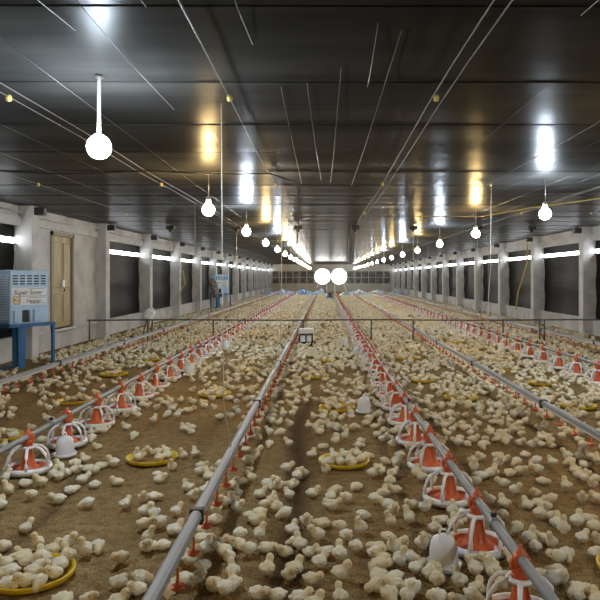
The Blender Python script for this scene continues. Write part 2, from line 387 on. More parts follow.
# ------------------------------------------------------------------ feeder lines and drinker lines
PIPE_H = .285
def fx(nm, x, y): return x+(.06*math.exp(-(y-2.5)/2.5)-.01 if nm == 'middle' else 0)   # the middle pipe bows a little near the viewer
FEED = [('left', -2.27, 4.97), ('middle', .80, 2.80), ('right', 3.80, 9.04)]
DRINK = [('far left', -3.85), ('centre', -.67), ('right-hand', 2.15), ('far right', 5.15)]
for nm, x, y0 in FEED:
    t = empty('feeder_line', (x, 0, PIPE_H))
    ya = {'left': 1.2, 'middle': .9, 'right': 1.5}[nm]
    MB().tube([(fx(nm, 0, y), y, .004*math.sin(y*.9)) for y in np.arange(ya, 51.5, .5)], .0235, 10).obj('feed_pipe', 'grey_metal', t)
    cl = MB().lathe([(.0245, -.04), (.031, -.036), (.031, .036), (.0245, .04)], 10).mesh('coupling', 'grey_metal')
    kn = MB().bbox((-.014, -.012, .025), (.014, .012, .05), .004).mesh('bolt', 'dark')
    for k in range(16):
        y = y0+.42+k*3.0
        o = link('coupling', cl, t, (fx(nm, 0, y), y, 0)); o.rotation_euler = (PI/2, 0, 0)
        link('bolt', kn, t, (fx(nm, 0, y), y, 0))
    tag(t, 'grey steel feed pipe carrying the %s row of red pan feeders' % nm, 'feeder line', 'feed pipes')

cup_prof = [(.006, .085), (.007, .03), (.012, .022), (.03, .006), (.034, .012), (.030, .0), (.008, -.012), (0, -.013)]
CUP = MB().lathe(cup_prof, 10).mesh('drip_cup', 'red')
NIP = MB().lathe([(.0, .0), (.006, .002), (.010, .02), (.011, .045)], 8).mesh('nipple', 'red')
DH = .235
for nm, x in DRINK:
    t = empty('drinker_line', (x, 0, DH)); ya = {'centre': 1.2}.get(nm, 1.6)
    b = MB()                                       # aluminium support profile above, water pipe under it
    n = 60; L = 51.4
    sec = [(-.030, .012), (-.026, .040), (-.012, .052), (.012, .052), (.026, .040), (.030, .012)]
    YY = np.linspace(ya, L, n); vs = [(sx, y, sz) for y in YY for sx, sz in sec]
    fs = [(i*6+j, i*6+(j+1) % 6, (i+1)*6+(j+1) % 6, (i+1)*6+j) for i in range(n-1) for j in range(6)]+[tuple(range(6)), tuple((n-1)*6+j for j in range(6))]
    MB().add(vs, fs).obj('support_rail', 'alu', t)
    MB().tube([(0, y, -.004) for y in np.linspace(ya, L, 30)], .0165, 8).obj('water_pipe', 'pvc', t)
    cl = MB().bbox((-.036, -.025, -.024), (.036, .025, .058), .006).mesh('clip', 'dark')
    for y in np.arange(3.4, 51, 3.0): link('clip', cl, t, (0, y, 0))
    ys_ = 2.86+.35*np.arange(-4, 138); near = [y for y in ys_ if y < 24 and y > ya]; far = [y for y in ys_ if y >= 24]
    sgn = 1 if x < 3 else -1
    for i, y in enumerate(near): link('drip_cup', CUP, t, (sgn*.022, y, -.105))
    b = MB()
    for y in far: b.lathe([(.005, .08), (.007, .020), (.019, .010), (.006, -.010)], 5, (sgn*.022, y, -.105))
    o = b.obj('drip_cups_far', 'red', t); o['kind'] = 'stuff'
    tag(t, 'grey nipple drinker line with red drip cups, the %s one' % nm, 'drinker line', 'drinker lines')

# pan feeders
RP_ = .163
dish = MB().lathe([(0, .012), (.10, .012), (.125, .03), (RP_-.006, .045), (RP_-.004, .03), (.11, .004), (0, .0)], 20).mesh('pan', 'red')
feedm = MB().lathe([(.05, .036), (.09, .032), (.118, .030)], 16).mesh('feed_ring', 'red')
rim = MB().lathe([(RP_-.016, .048), (RP_-.010, .064), (RP_+.006, .062), (RP_+.012, .044), (RP_+.004, .020), (RP_-.010, .024), (RP_-.016, .048)], 22).mesh('rim', 'white_pl')
g = MB()
for k in range(6):
    a = 2*PI*(k+.5)/6; pr = [(RP_-.004, .050), (RP_-.002, .10), (.146, .150), (.108, .190), (.056, .206)]
    g.tube([(r*math.cos(a), r*math.sin(a), z) for r, z in pr], [.013, .0115, .011, .011, .012], 6)
g.lathe([(.044, .196), (.060, .194), (.066, .206), (.056, .216), (.042, .212), (.044, .196)], 16)
grill = g.mesh('grille', 'white_pl')
cone = MB().lathe([(.095, .026), (.090, .044), (.066, .058), (.054, .080), (.044, .12), (.033, .17), (.029, .205), (.028, .215), (.028, .262)], 14).mesh('feed_cone', 'red')
c = MB(); c.lathe([(.030, .225), (.040, .230), (.041, .252), (.034, .262)], 12)
c.bbox((-.030, -.030, .256), (.030, .030, .312), .008); c.lathe([(.024, .312), (.018, .326), (.008, .334), (.007, .350), (0, .352)], 10)
for sx in (-1, 1): c.bbox((sx*.036-.011, -.016, .246), (sx*.036+.011, .016, .288), .005)
collar = c.mesh('collar', 'red')
w_ = MB()                                          # a light version in one mesh for the far ones
w_.lathe([(RP_-.012, .05), (RP_+.006, .055), (RP_, .028)], 12, mi=1)
w_.lathe([(0, .012), (.12, .02), (RP_-.004, .03)], 10, mi=0)
w_.lathe([(.08, .03), (.046, .09), (.029, .2), (.030, .27), (.028, .312), (.008, .33), (0, .35)], 8, mi=0)
for k in range(6):
    a = 2*PI*(k+.5)/6; w_.tube([(r*math.cos(a), r*math.sin(a), z) for r, z in [(RP_, .05), (.150, .135), (.06, .206)]], .014, 4, mi=1)
far_pan = w_.mesh('pan_feeder', ['red', 'white_pl'])
PANS = []
for nm, x, y0 in FEED:
    k = 0; y = y0
    if nm == 'right': y = y0-.75*2; 
    x0_ = x
    while y < 51:
        x = fx(nm, x0_, y); zz = FZ(x, y)+.004; rz = random.uniform(0, PI/3); PANS.append((x, y))
        if y < 17:
            t = empty('pan_feeder', (x, y, zz), 0)
            for n_, me in (('pan', dish), ('feed_ring', feedm), ('rim', rim), ('grille', grill), ('feed_cone', cone), ('collar', collar)):
                link(n_, me, t, rz=rz if n_ == 'grille' else 0)
        else: t = link('pan_feeder', far_pan, None, (x, y, zz), rz)
        kk = k-(2 if nm == 'right' else 0)
        n = nth(kk) if kk >= 0 else None
        if nm == 'right' and kk < 0: tag(t, 'red and white pan feeder outside the right picture edge, %s one' % ('nearer', 'farther')[k], 'feeder', 'pan feeders of the right line outside view')
        elif n: tag(t, 'red and white pan feeder, %s in the %s feeder line' % (n, nm), 'feeder', 'pan feeders of the %s line' % nm)
        else: tag(t, 'small distant red and white pan feeder far down the %s feeder line' % nm, 'feeder', 'distant pan feeders of the %s line' % nm)
        y += .75; k += 1

# ------------------------------------------------------------------ yellow trays and white jug drinkers
TR = .20
tray_m = MB().lathe([(0, .006), (TR-.03, .006), (TR-.012, .014), (TR-.004, .038), (TR+.006, .040), (TR+.006, .034), (TR-.002, .010), (TR-.03, .0), (0, 0)], 28).mesh('feed_tray', 'yellow')
tfeed = MB().lathe([(0, .012), (.08, .011), (TR-.03, .0075)], 18).mesh('feed', 'feed')
TRAYS_PX = [(32, 577), (152, 460), (75, 402), (114, 375), (148, 360), (214.5, 395), (246, 371), (256, 361), (267, 345), (187, 344), (0, 438),
            (344, 463), (337, 409), (324, 361), (315, 377), (395, 347), (407, 359), (425, 381), (461, 399), (456, 343), (472, 353), (494, 361), (507, 370), (543, 384), (578, 407), (640, 573), (572, 361)]
TRAY_LAB = ['yellow feed tray crowded with chicks at the lower left corner', 'yellow feed tray between left feeder line and centre drinker, nearest of its lane',
  'yellow feed tray beside the left feeder line, full of chicks, beyond its third pan', 'yellow feed tray left of the left feeder line, second beyond its third pan', 'yellow feed tray left of the left feeder line, third beyond its third pan',
  'yellow feed tray behind the hanging cord, between left feeder and centre drinker', 'yellow feed tray left of centre drinker line, middle of three in a row', 'yellow feed tray left of centre drinker line, third of the row', 'yellow feed tray left of centre drinker line, small and near the rail fence',
  'yellow feed tray far back left of the left feeder line near the rail', 'yellow feed tray cut by the left picture edge behind the left feeder',
  'yellow feed tray crowded with chicks right of the dark furrow, nearest there', 'yellow feed tray beside the white jug right of the furrow', 'yellow feed tray below the dark box, right one', 'yellow feed tray below the dark box, left one',
  'small yellow feed tray right of middle feeder line, farthest one', 'small yellow feed tray right of middle feeder line, second farthest', 'yellow feed tray right of middle feeder line, third from the back', 'yellow feed tray right of middle feeder line, nearest of that lane',
  'yellow feed tray beyond the right-hand drinker line, farthest back', 'yellow feed tray beyond the right-hand drinker line, second from the back', 'yellow feed tray beyond the right-hand drinker line, third from the back', 'yellow feed tray hugging the right-hand drinker pipe', 'wide yellow feed tray in front of the right feeder line pans', 'yellow feed tray near the right picture edge beyond the drinker pipe', 'yellow feed tray cut by the right picture edge in the foreground', 'yellow feed tray behind the pans of the right feeder line']
TRAYS = []
for (px, py), lab in zip(TRAYS_PX, TRAY_LAB):
    x, y, _ = gp(px, py, .01); TRAYS.append((x, y)); z = FZ(x, y)+.006
    t = link('feed_tray', tray_m, None, (x, y, z), random.uniform(0, 6)); link('feed', tfeed, t); tag(t, lab, 'feed tray', 'yellow feed trays')

JR = .072
jar = MB().lathe([(JR, .022), (JR+.002, .06), (JR, .105), (JR-.006, .135), (JR-.018, .158), (.030, .172), (.016, .176), (0, .177)], 20).mesh('jar', 'jug')
jb = MB().lathe([(0, .004), (JR+.004, .004), (JR+.018, .012), (JR+.022, .034), (JR+.018, .034), (JR+.012, .018), (JR-.01, .018), (0, .02)], 22).mesh('water_dish', 'jug')
jh = MB().tube([(.0, -.022, .168), (0, -.020, .19), (0, -.010, .202), (0, .010, .202), (0, .020, .19), (0, .022, .168)], .0055, 6).mesh('handle', 'jug')
JUGS_PX = [(443.5, 568, 'white jug drinker crowded by chicks in the foreground beside the second middle pan'), (65, 457, 'white jug drinker in front of the second left feeder pan'),
           (364, 414, 'white jug drinker right of the dark furrow, standing alone'), (189.5, 376, 'white jug drinker beside the left feeder line, middle one'), (226, 350, 'white jug drinker at the far left pans below the hanging cord'),
           (357, 356, 'white jug drinker left of the middle feeder line, second from the rail'), (345, 346, 'white jug drinker left of the middle feeder line, nearest the rail'), (501.3, 352, 'white jug drinker in the right feeder line near the rail'),
           (497, 321, 'small white jug drinker beyond the rail at the right'), (248, 331, 'small white jug drinker just beyond the rail fence, left of centre')]
JUGS = []
for px, py, lab in JUGS_PX:
    x, y, _ = gp(px, py, 0); JUGS.append((x, y)); t = empty('jug_drinker', (x, y, FZ(x, y)+.004), random.uniform(0, PI))
    link('jar', jar, t); link('water_dish', jb, t); link('handle', jh, t); tag(t, lab, 'drinker', 'white jug drinkers')

# ------------------------------------------------------------------ ceiling cables, pulleys, drop cords
def cable(name, pts, r, m, lab, cat, grp=None, n=5): return tag(MB().tube(pts, r, n).obj(name, m), lab, cat, grp)
names = [('far left drinker', -3.85), ('left feeder', -2.2), ('centre drinker', -.67), ('middle feeder', .76), ('right-hand drinker', 2.2), ('right feeder', 3.8), ('far right drinker', 5.15)]
drop = MB()
pul = MB().bbox((-.10, -.07, -.10), (.10, .07, .0), .02).lathe([(.045, -.10), (.045, -.15), (.0, -.155)], 8).mesh('pulley', 'dark')
pul2 = MB().lathe([(0, .02), (.022, .015), (.026, 0), (.022, -.015), (0, -.02)], 8).mesh('small_pulley', 'hose')
for nm, x in names:
    t = empty('winch_cable', (x, 0, ZC-.05))
    wob = [(.012*math.sin(y*.8+x), y, .006*math.sin(y*1.7+x)) for y in np.arange(1.2, 58, .9)]
    MB().tube(wob, .0045, 5).obj('cable', 'wire', t)
    if 'feeder' in nm: MB().tube([(p[0]+.09, p[1], p[2]+.01) for p in wob], .0045, 5).obj('return_cable', 'wire', t)
    link('pulley', pul, t, (0, 16.2, .03))
    for y in (2.2, 4.5, 8.7, 12.6): 
        o = link('small_pulley', pul2, t, (.01, y, -.012)); o.rotation_euler = (0, PI/2, 0)
    tag(t, 'thin steel winch cable under the ceiling above the %s line' % nm, 'cable', 'winch cables')
lines = {n: x for n, x in names}
dc = {'centre drinker': [(4.64, -.07), (8.7, .1), (16.2, 0), (24, 0)], 'right-hand drinker': [(9.0, .1), (16.2, 0), (24, 0)], 'middle feeder': [(16.2, 0), (21, 0), (28, 0)], 'far left drinker': [(16.2, 0)], 'left feeder': [(11, 0), (16.2, 0)],
      'right feeder': [(16.2, 0), (24, 0)], 'far right drinker': [(20.5, 0)]}
for nm, lst in dc.items():
    for i, (y, dx) in enumerate(lst):
        x = lines[nm]; zb = DH+.05 if 'drinker' in nm else PIPE_H+.02
        xb = {'far left drinker': -3.85, 'left feeder': -2.27, 'centre drinker': -.67, 'middle feeder': .8, 'right-hand drinker': 2.15, 'right feeder': 3.8, 'far right drinker': 5.15}[nm]
        cable('drop_cord', [(x+dx, y, ZC-.06), (x+dx*.9, y+.005, 1.6), (xb+dx*.75, y, .6), (xb, y, zb)], .0038 if y < 6 else .005, 'cord', 'pale drop cord holding up the %s line, %s from the viewer' % (nm, nth(i)), 'cord', 'drop cords of the %s line' % nm)
# ceiling support wires: taut lengths between hooks
segs = [(-4.9, 3, 20), (-4.1, 3.4, 15), (-3.3, 2.9, 12), (-2.75, 4, 25), (-1.75, 3, 14), (-1.15, 2.6, 5), (-1.0, 5.2, 22), (-.42, 2.5, 3.6), (-.30, 4.4, 9), (-.12, 4.3, 8.6), (.10, 4.0, 8.9), (.40, 3.4, 9.2), (.27, 3.3, 4.4),
        (1.25, 2.6, 3.2), (1.5, 4.4, 16), (2.55, 4.2, 24), (3.1, 5.2, 14), (3.35, 4.2, 18), (4.4, 5, 24), (5.7, 6, 26), (-1.32, 2.5, 3.4), (-.85, 2.4, 3.1)]
CNT = ['first']+ORD[1:]+['twenty-first', 'twenty-second']
for i, (x, ya, yb) in enumerate(sorted(segs)):
    d = .10*(yb-ya)/6*(1 if i % 2 else -.3)
    cable('ceiling_wire', [(x, ya, ZC-.012), (x+d*.4, (ya+yb)/2, ZC-.035), (x+d, yb, ZC-.012)], .0023, 'wire', 'short taut wire close under the dark ceiling, %s counting from the left wall' % CNT[i], 'wire', 'ceiling support wires', 4)
# black power lead looped across the ceiling at the left
pts = [(XL+.3, 6.8, ZC-.03)]+[(x, 6.9+.25*(x+5.3)/4.8+.05*math.sin(x*2), ZC-.13-.05*abs(math.sin(x*1.6))) for x in np.linspace(-4.8, -.6, 14)]+[(-.42, 8.6, ZC-.04), (-.36, 8.7, ZC-.1), (-.35, 8.7, 2.2), (-.38, 8.72, 1.95)]
cable('power_lead', pts, .008, 'black', 'black power lead looped across the ceiling from the left wall', 'cable', n=6)
pts = [(1.9, 13.5, ZC-.04), (2.9, 12.0, ZC-.18), (3.6, 11.2, ZC-.10), (4.6, 10.2, ZC-.03), (6.0, 9.2, ZC-.02), (6.9, 8.6, ZC-.05)]
cable('ceiling_hose', pts, .012, 'hose', 'yellowish hose sagging under the ceiling at the right', 'hose', n=6)
for nm, pts, lab in (('left', [(XL+.32, 24.2, 1.75), (XL+.36, 24.1, 1.55), (XL+.45, 23.9, 1.25), (XL+.30, 23.8, .95), (XL+.35, 23.8, .5)], 'yellowish hose hanging down a pillar on the left wall'),
                     ('right', [(XR-.35, 21.2, 2.6), (XR-.38, 21.1, 2.0), (XR-.55, 21.0, 1.5), (XR-.75, 20.9, 1.0), (XR-.8, 20.9, .45)], 'yellowish hose hanging down a pillar on the right wall')):
    cable('hanging_hose', pts, .022, 'hose', lab, 'hose', 'hanging hoses', 6)
# cable run along the top of the left wall
cable('wall_cable', [(XL+.07, y, ZC-.13+.03*math.sin(y*1.3)) for y in np.arange(6, 40, .8)], .012, 'pvc', 'pale cable run along the top of the left wall', 'cable')

# ------------------------------------------------------------------ rail fence across the house
FY, FH = 14.9, .515
FENCE_X = (-5.4, -4.06, -3.96, -2.56, -.50, 1.06, 2.02, 4.08, 4.92, 5.03, 6.6)
t = empty('rail_fence', (0, FY, 0))
MB().tube([(x, 0, FH+.006*math.sin(x*1.4)) for x in np.linspace(-5.45, 6.7, 24)], .017, 8).obj('rail', 'fence', t)
pst = MB().tube([(0, 0, -.03), (0, 0, FH)], .018, 8).mesh('post', 'fence')
for x in FENCE_X: link('post', pst, t, (x, 0, 0))
tag(t, 'thin dark metal rail fence crossing the whole house', 'fence')
# white canister on a stake beside the fence
t = empty('canister_on_stake', (-4.16, FY+.14, 0))
MB().tube([(-.08, 0, 0), (-.02, 0, .3), (.05, .02, .58)], .018, 6).obj('stake', 'wood', t)
o = MB().bbox((-.11, -.08, .0), (.11, .08, .25), .04).lathe([(.035, .25), (.035, .29), (0, .295)], 10).obj('canister', 'white_pl', t, (.04, .02, .52)); o.rotation_euler = (0, .45, 0)
tag(t, 'white plastic canister stuck on a wooden stake by the rail fence', 'canister')

# dark box with a pale lid on the litter
x, y, _ = gp(306, 345); t = empty('instrument_box', (x, y, FZ(x, y)))
b = MB(); b.box((-.15, -.12, 0), (-.125, .12, .25)).box((.125, -.12, 0), (.15, .12, .25)).box((-.15, -.12, 0), (.15, .12, .075)).box((-.15, -.12, .225), (.15, .12, .25)).box((-.15, .09, 0), (.15, .12, .25)).box((-.012, -.12, .07), (.012, -.09, .23))
b.obj('body', 'black', t); MB().bbox((-.165, -.135, .25), (.165, .135, .36), .018).obj('lid', 'pvc', t)
for sx in (-1, 1): MB().box((sx*.068-.055, -.09, .08), (sx*.068+.055, -.08, .22)).obj('pane', 'white_pl', t)
tag(t, 'small black box with pale grey lid and two light panes on the litter', 'box')

# ------------------------------------------------------------------ heaters on blue stands
def text_mesh(s, size, shear=.25):
    cu = bpy.data.curves.new('t', 'FONT'); cu.body = s; cu.size = size; cu.shear = shear; cu.extrude = .001; cu.align_x = 'LEFT'
    o = bpy.data.objects.new('t', cu); C.objects.link(o); dg = bpy.context.evaluated_depsgraph_get()
    me = bpy.data.meshes.new_from_object(o.evaluated_get(dg)); bpy.data.objects.remove(o); bpy.data.curves.remove(cu)
    me.materials.clear(); me.materials.append(M['ink']); return me
def heater(loc, rz, lab, lab2):
    # local axes: +x along the front from its near corner, front faces -y, depth to +y
    W, Dp, H, zb = .70, .46, .89, .725
    t = empty('space_heater', loc, rz)
    b = MB(); b.bbox((0, 0, zb), (W, Dp, zb+H), .012); body = b.obj('cabinet', 'heater', t)
    for c in range(5):
        g = MB()
        for r in range(4): g.bbox((.05+c*.128, -.006, zb+H-.24+r*.044), (.05+c*.128+.09, .006, zb+H-.24+r*.044+.022), .004)
        g.obj('louvre', 'ink', body)
    for c in range(3):
        g = MB()
        for r in range(18): g.bbox((-.006, .05+c*.13, zb+.08+r*.042), (.006, .05+c*.13+.10, zb+.08+r*.042+.02), .004)
        g.obj('side_louvre', 'sticker', body)
    pl = MB().box((.03, -.003, zb+.31), (.67, .002, zb+.60)).obj('name_plate', 'sticker', body)
    def tx(s, sz, x, z):
        o = link('lettering', text_mesh(s, sz), pl, (x, -.006, z)); o.rotation_euler = (PI/2, 0, 0)
    tx('Super Saver', .108, .06, zb+.485); tx('Heater', .095, .29, zb+.345)
    g = MB()
    for x0, x1, z in ((.05, .66, zb+.455), (.33, .64, zb+.582), (.33, .64, zb+.43), (.36, .66, zb+.335)): g.box((x0, -.005, z), (x1, 0, z+.006))
    g.obj('print_line', 'ink', pl)
    MB().box((.05, -.005, zb+.345), (.185, 0, zb+.445)).obj('emblem', 'gold', pl)
    g = MB(); g.box((.075, -.008, zb+.418), (.16, -.004, zb+.432)); g.box((.075, -.008, zb+.358), (.16, -.004, zb+.372))
    g.add([(.075, -.008, zb+.372), (.10, -.008, zb+.372), (.16, -.008, zb+.418), (.135, -.008, zb+.418)], [(0, 1, 2, 3)])
    g.obj('emblem_mark', 'sticker', pl)
    g = MB()
    for i in range(5): g.box((.06+i*.024, -.005, zb+.325), (.078+i*.024, 0, zb+.336))
    g.obj('small_print', 'ink', pl)
    ou = MB().box((.20, -.008, zb+.03), (.33, .004, zb+.23)).obj('outlet', 'black', body)
    for x0, x1, a in ((.06, .20, 0), (.34, .38, 0), (.42, .58, 0)): MB().bbox((x0, -.03, zb+.03), (x1, -.0, zb+.235), .006).obj('flap', 'heater', ou)
    st = MB(); st.bbox((-.06, -.04, zb-.05), (W+.12, .0, zb), .006).bbox((-.06, Dp-.02, zb-.05), (W+.12, Dp+.02, zb), .006)
    st.bbox((-.06, -.04, zb-.05), (-.02, Dp+.02, zb), .006).bbox((W+.08, -.04, zb-.05), (W+.12, Dp+.02, zb), .006)
    st.bbox((-.06, .2, zb-.045), (W+.12, .24, zb-.002), .006)
    s = empty('heater_stand', loc, rz); st.obj('frame', 'blue', s)
    MB().bbox((.10, -.05, 0), (.25, -.01, zb-.05), .006).bbox((.10, -.05, 0), (.13, .10, zb-.05), .006).obj('leg', 'blue', s)
    for x, y in ((W+.06, -.04), (-.04, Dp-.03)): MB().bbox((x, y, 0), (x+.05, y+.05, zb-.05), .005).obj('leg', 'blue', s)
    MB().bbox((-.3, .12, .0), (.2, .16, .04), .006).obj('foot_bar', 'blue', s)
    tag(t, lab, 'heater', 'space heaters'); tag(s, lab2, 'stand', 'heater stands')
heater((-5.09, 10.5, 0), math.atan2(.6, .36), 'big light blue steel heater with louvres and lettering near left edge', 'blue steel stand under the near heater')
heater((-5.15, 30.3, 0), math.atan2(.35, .6), 'distant light blue heater against the left wall pillars', 'blue steel stand under the distant heater')
# mottled cloth hung on the pillar beside the far heater
b = MB(); n = 10
b.tube([(0, 0, 1.45), (.04, 0, 1.3), (.10, .02, 1.05), (.16, .0, .8), (.14, 0, .55)], [.06, .14, .17, .15, .07], 9)
tag(b.obj('hanging_cloth', 'cloth', None, (XL+.52, 29.2, 0)), 'mottled grey cloth bundle hanging beside the distant heater', 'cloth')

# crumpled blue-white plastic sheets across the floor near the far end
def sheet(name, x0, x1, y, h, lab, seed, dep=.9):
    r = np.random.default_rng(seed); n, m = 90, 10; vs = []
    for j in range(m+1):
        for i in range(n+1):
            u, v = i/n, j/m; X = x0+(x1-x0)*u
            env = math.sin(v*PI)**.6*min(1, u*12+.05, (1-u)*12+.05)
            z = env*h*(.55+.5*math.sin(u*21+seed)*.5+.55*(r.random()-.3)); vs.append((X, y+dep*(v-.5)+.25*math.sin(u*5+seed), max(z, 0)+.01))
    b = MB().add(vs, [(j*(n+1)+i, j*(n+1)+i+1, (j+1)*(n+1)+i+1, (j+1)*(n+1)+i) for j in range(m) for i in range(n)], 0, False)
    tag(b.obj(name, 'tarp'), lab, 'plastic sheet', 'plastic sheets at the far end')
sheet('plastic_sheet', -5.2, .2, 52.5, .5, 'crumpled blue and white plastic sheet across the far floor, left half', 1)
sheet('plastic_sheet', 1.2, 6.6, 52.8, .45, 'crumpled blue and white plastic sheet across the far floor, right half', 2)
sheet('plastic_sheet', .12, .54, 45.5, .5, 'crumpled white plastic heap in the middle far down the house', 3, 3.0)

# ------------------------------------------------------------------ chicks
def ell(bm, c, r, rot=0):
    m = Matrix.Translation(c) @ Matrix.Rotation(rot, 4, 'Y') @ Matrix.Diagonal((*r, 1)); bmesh.ops.create_icosphere(bm, subdivisions=2, radius=1, matrix=m)
POSE = {  # name: (body centre, radii, pitch), chain of head/neck balls, tail, legs?
 'standing': ((0, 0, .045), (.036, .032, .033), -.2, [(.020, 0, .060, .021), (.034, 0, .078, .0222)], (-.034, 0, .050), True),
 'walking': ((0, 0, .043), (.039, .032, .032), .0, [(.028, 0, .053, .021), (.046, 0, .064, .0218)], (-.038, 0, .049), True),
 'stretching up': ((-.004, 0, .048), (.034, .032, .036), -.6, [(.010, 0, .072, .021), (.018, 0, .094, .0205)], (-.028, 0, .030), True),
 'pecking': ((0, 0, .044), (.038, .032, .032), .35, [(.030, 0, .036, .021), (.042, 0, .027, .0205)], (-.034, 0, .058), True),
 'sitting': ((0, 0, .030), (.040, .037, .031), -.05, [(.022, 0, .043, .022), (.036, 0, .058, .0222)], (-.038, 0, .035), False),
 'resting': ((0, 0, .029), (.042, .038, .030), .05, [(.032, 0, .032, .022), (.048, 0, .029, .0212)], (-.040, 0, .032), False)}
def chick_body(pose):
    c, r, pit, chain, tail, legs = POSE[pose]; bm = bmesh.new()
    ell(bm, c, r, pit); ell(bm, tail, (.011, .013, .010), pit)
    prev = Vector(c)+Vector((.02, 0, .008))
    for x, y, z, rr in chain:
        p = Vector((x, y, z)); ell(bm, p, (rr, rr*.93, rr)); ell(bm, (p+prev)/2, (rr*.86,)*3); prev = p
    for s in (-1, 1): ell(bm, (c[0]-.008, s*(r[1]-.004), c[2]+.004), (.025, .010, .017), pit+.15)
    me = bpy.data.meshes.new('t'); bm.to_mesh(me); bm.free(); o = bpy.data.objects.new('t', me); C.objects.link(o)
    m = o.modifiers.new('r', 'REMESH'); m.mode = 'VOXEL'; m.voxel_size = .0038
    m = o.modifiers.new('s', 'SMOOTH'); m.factor = .5; m.iterations = 3
    d = o.modifiers.new('d', 'DECIMATE'); out = []
    for target in (520, 150, 56):
        d.ratio = 1; dg = bpy.context.evaluated_depsgraph_get(); n = sum(len(p.vertices)-2 for p in o.evaluated_get(dg).data.polygons)
        d.ratio = target/n; dg = bpy.context.evaluated_depsgraph_get(); e = o.evaluated_get(dg).data; e.calc_loop_triangles()
        v = np.array([x.co[:] for x in e.vertices]); f = np.array([x.vertices[:] for x in e.loop_triangles]); out.append((v, f))
    bpy.data.objects.remove(o); hd = chain[-1]
    for k_, (v, f) in enumerate(out):              # tufts of down
        nn = v-np.array(c); nn /= np.linalg.norm(nn, axis=1)[:, None]+1e-6; fl_ = .0022*np.sin(v[:, 0]*310+v[:, 2]*170)*np.sin(v[:, 1]*290+v[:, 2]*230+1)
        v += nn*fl_[:, None]
    res = []
    for v, f in out:
        dist = np.linalg.norm(v-np.array(hd[:3]), axis=1); hue = np.clip(1.6-dist/hd[3]*.75, 0, 1)*.75
        res.append((v, f, hue))
    return res
def arr(mb, mi):                                   # MB to triangles
    v = np.array(mb.v); f = []
    for q in mb.f:
        for i in range(1, len(q)-1): f.append((q[0], q[i], q[i+1]))
    return v, np.array(f), np.full(len(f), mi)
BIRD = {}
for pose, (c, r, pit, chain, tail, legs) in POSE.items():
    lods = chick_body(pose); hd = chain[-1]; hx, hz, hr = hd[0], hd[2], hd[3]
    dn = {'pecking': -.9, 'resting': -.35, 'stretching up': .15}.get(pose, -.1)
    fw = Vector((math.cos(dn), 0, math.sin(dn))); up = Vector((-fw.z, 0, fw.x))
    bp = Vector((hx, 0, hz))+fw*hr*.86
    beak = MB(); q = [bp+up*.006, bp+Vector((0, .0055, 0)), bp-up*.004, bp-Vector((0, .0055, 0)), bp+fw*.0125-up*.002]
    beak.add(q, [(0, 1, 4), (1, 2, 4), (2, 3, 4), (3, 0, 4), (3, 2, 1, 0)])
    eyes = MB()
    for s in (-1, 1):
        e = Vector((hx, s*hr*.86, hz))+fw*hr*.35+up*hr*.2
        eyes.add([e+Vector(k)*.0034 for k in ((1,0,0),(-1,0,0),(0,1,0),(0,-1,0),(0,0,1),(0,0,-1))], [(0,2,4),(2,1,4),(1,3,4),(3,0,4),(2,0,5),(1,2,5),(3,1,5),(0,3,5)])
    lg = []
    if legs:
        for s in (-1, 1):
            b = MB(); x0 = .002*s; b.tube([(-.004, s*.014, .030), (-.008+x0, s*.015, .014), (.0+x0, s*.015, .0025)], .0032, 5)
            for a in (-.5, 0, .5, PI): b.tube([(x0, s*.015, .003), (x0+.013*math.cos(a), s*.015+.013*math.sin(a), .0015)], .002, 4)
            lg.append(b)
    v, f, hue = lods[0]
    ev, ef, em = arr(eyes, 1)
    me = np_mesh('chick', np.vstack([v, ev]), np.vstack([f, ef+len(v)]), ['down', 'eye'], np.concatenate([np.zeros(len(f)), em]), {'hue': np.concatenate([hue, np.zeros(len(ev))])})
    pack = []
    for li, (v, f, hue) in enumerate(lods):
        V, Fc, MI, HU = [v], [f], [np.zeros(len(f), int)], [hue]; o = len(v)
        extra = [(beak, 1)] if li < 2 else []
        if li == 0: extra += [(b, 2) for b in lg]
        for b, mi in extra:
            a, t_, m_ = arr(b, mi); V.append(a); Fc.append(t_+o); MI.append(m_); HU.append(np.zeros(len(a))); o += len(a)
        pack.append((np.vstack(V), np.vstack(Fc), np.concatenate(MI), np.concatenate(HU)))
    BIRD[pose] = dict(body=me, beak=beak.mesh('beak', 'beak'), legs=[b.mesh('leg', 'leg') for b in lg], lod=pack)
POSES = list(POSE)

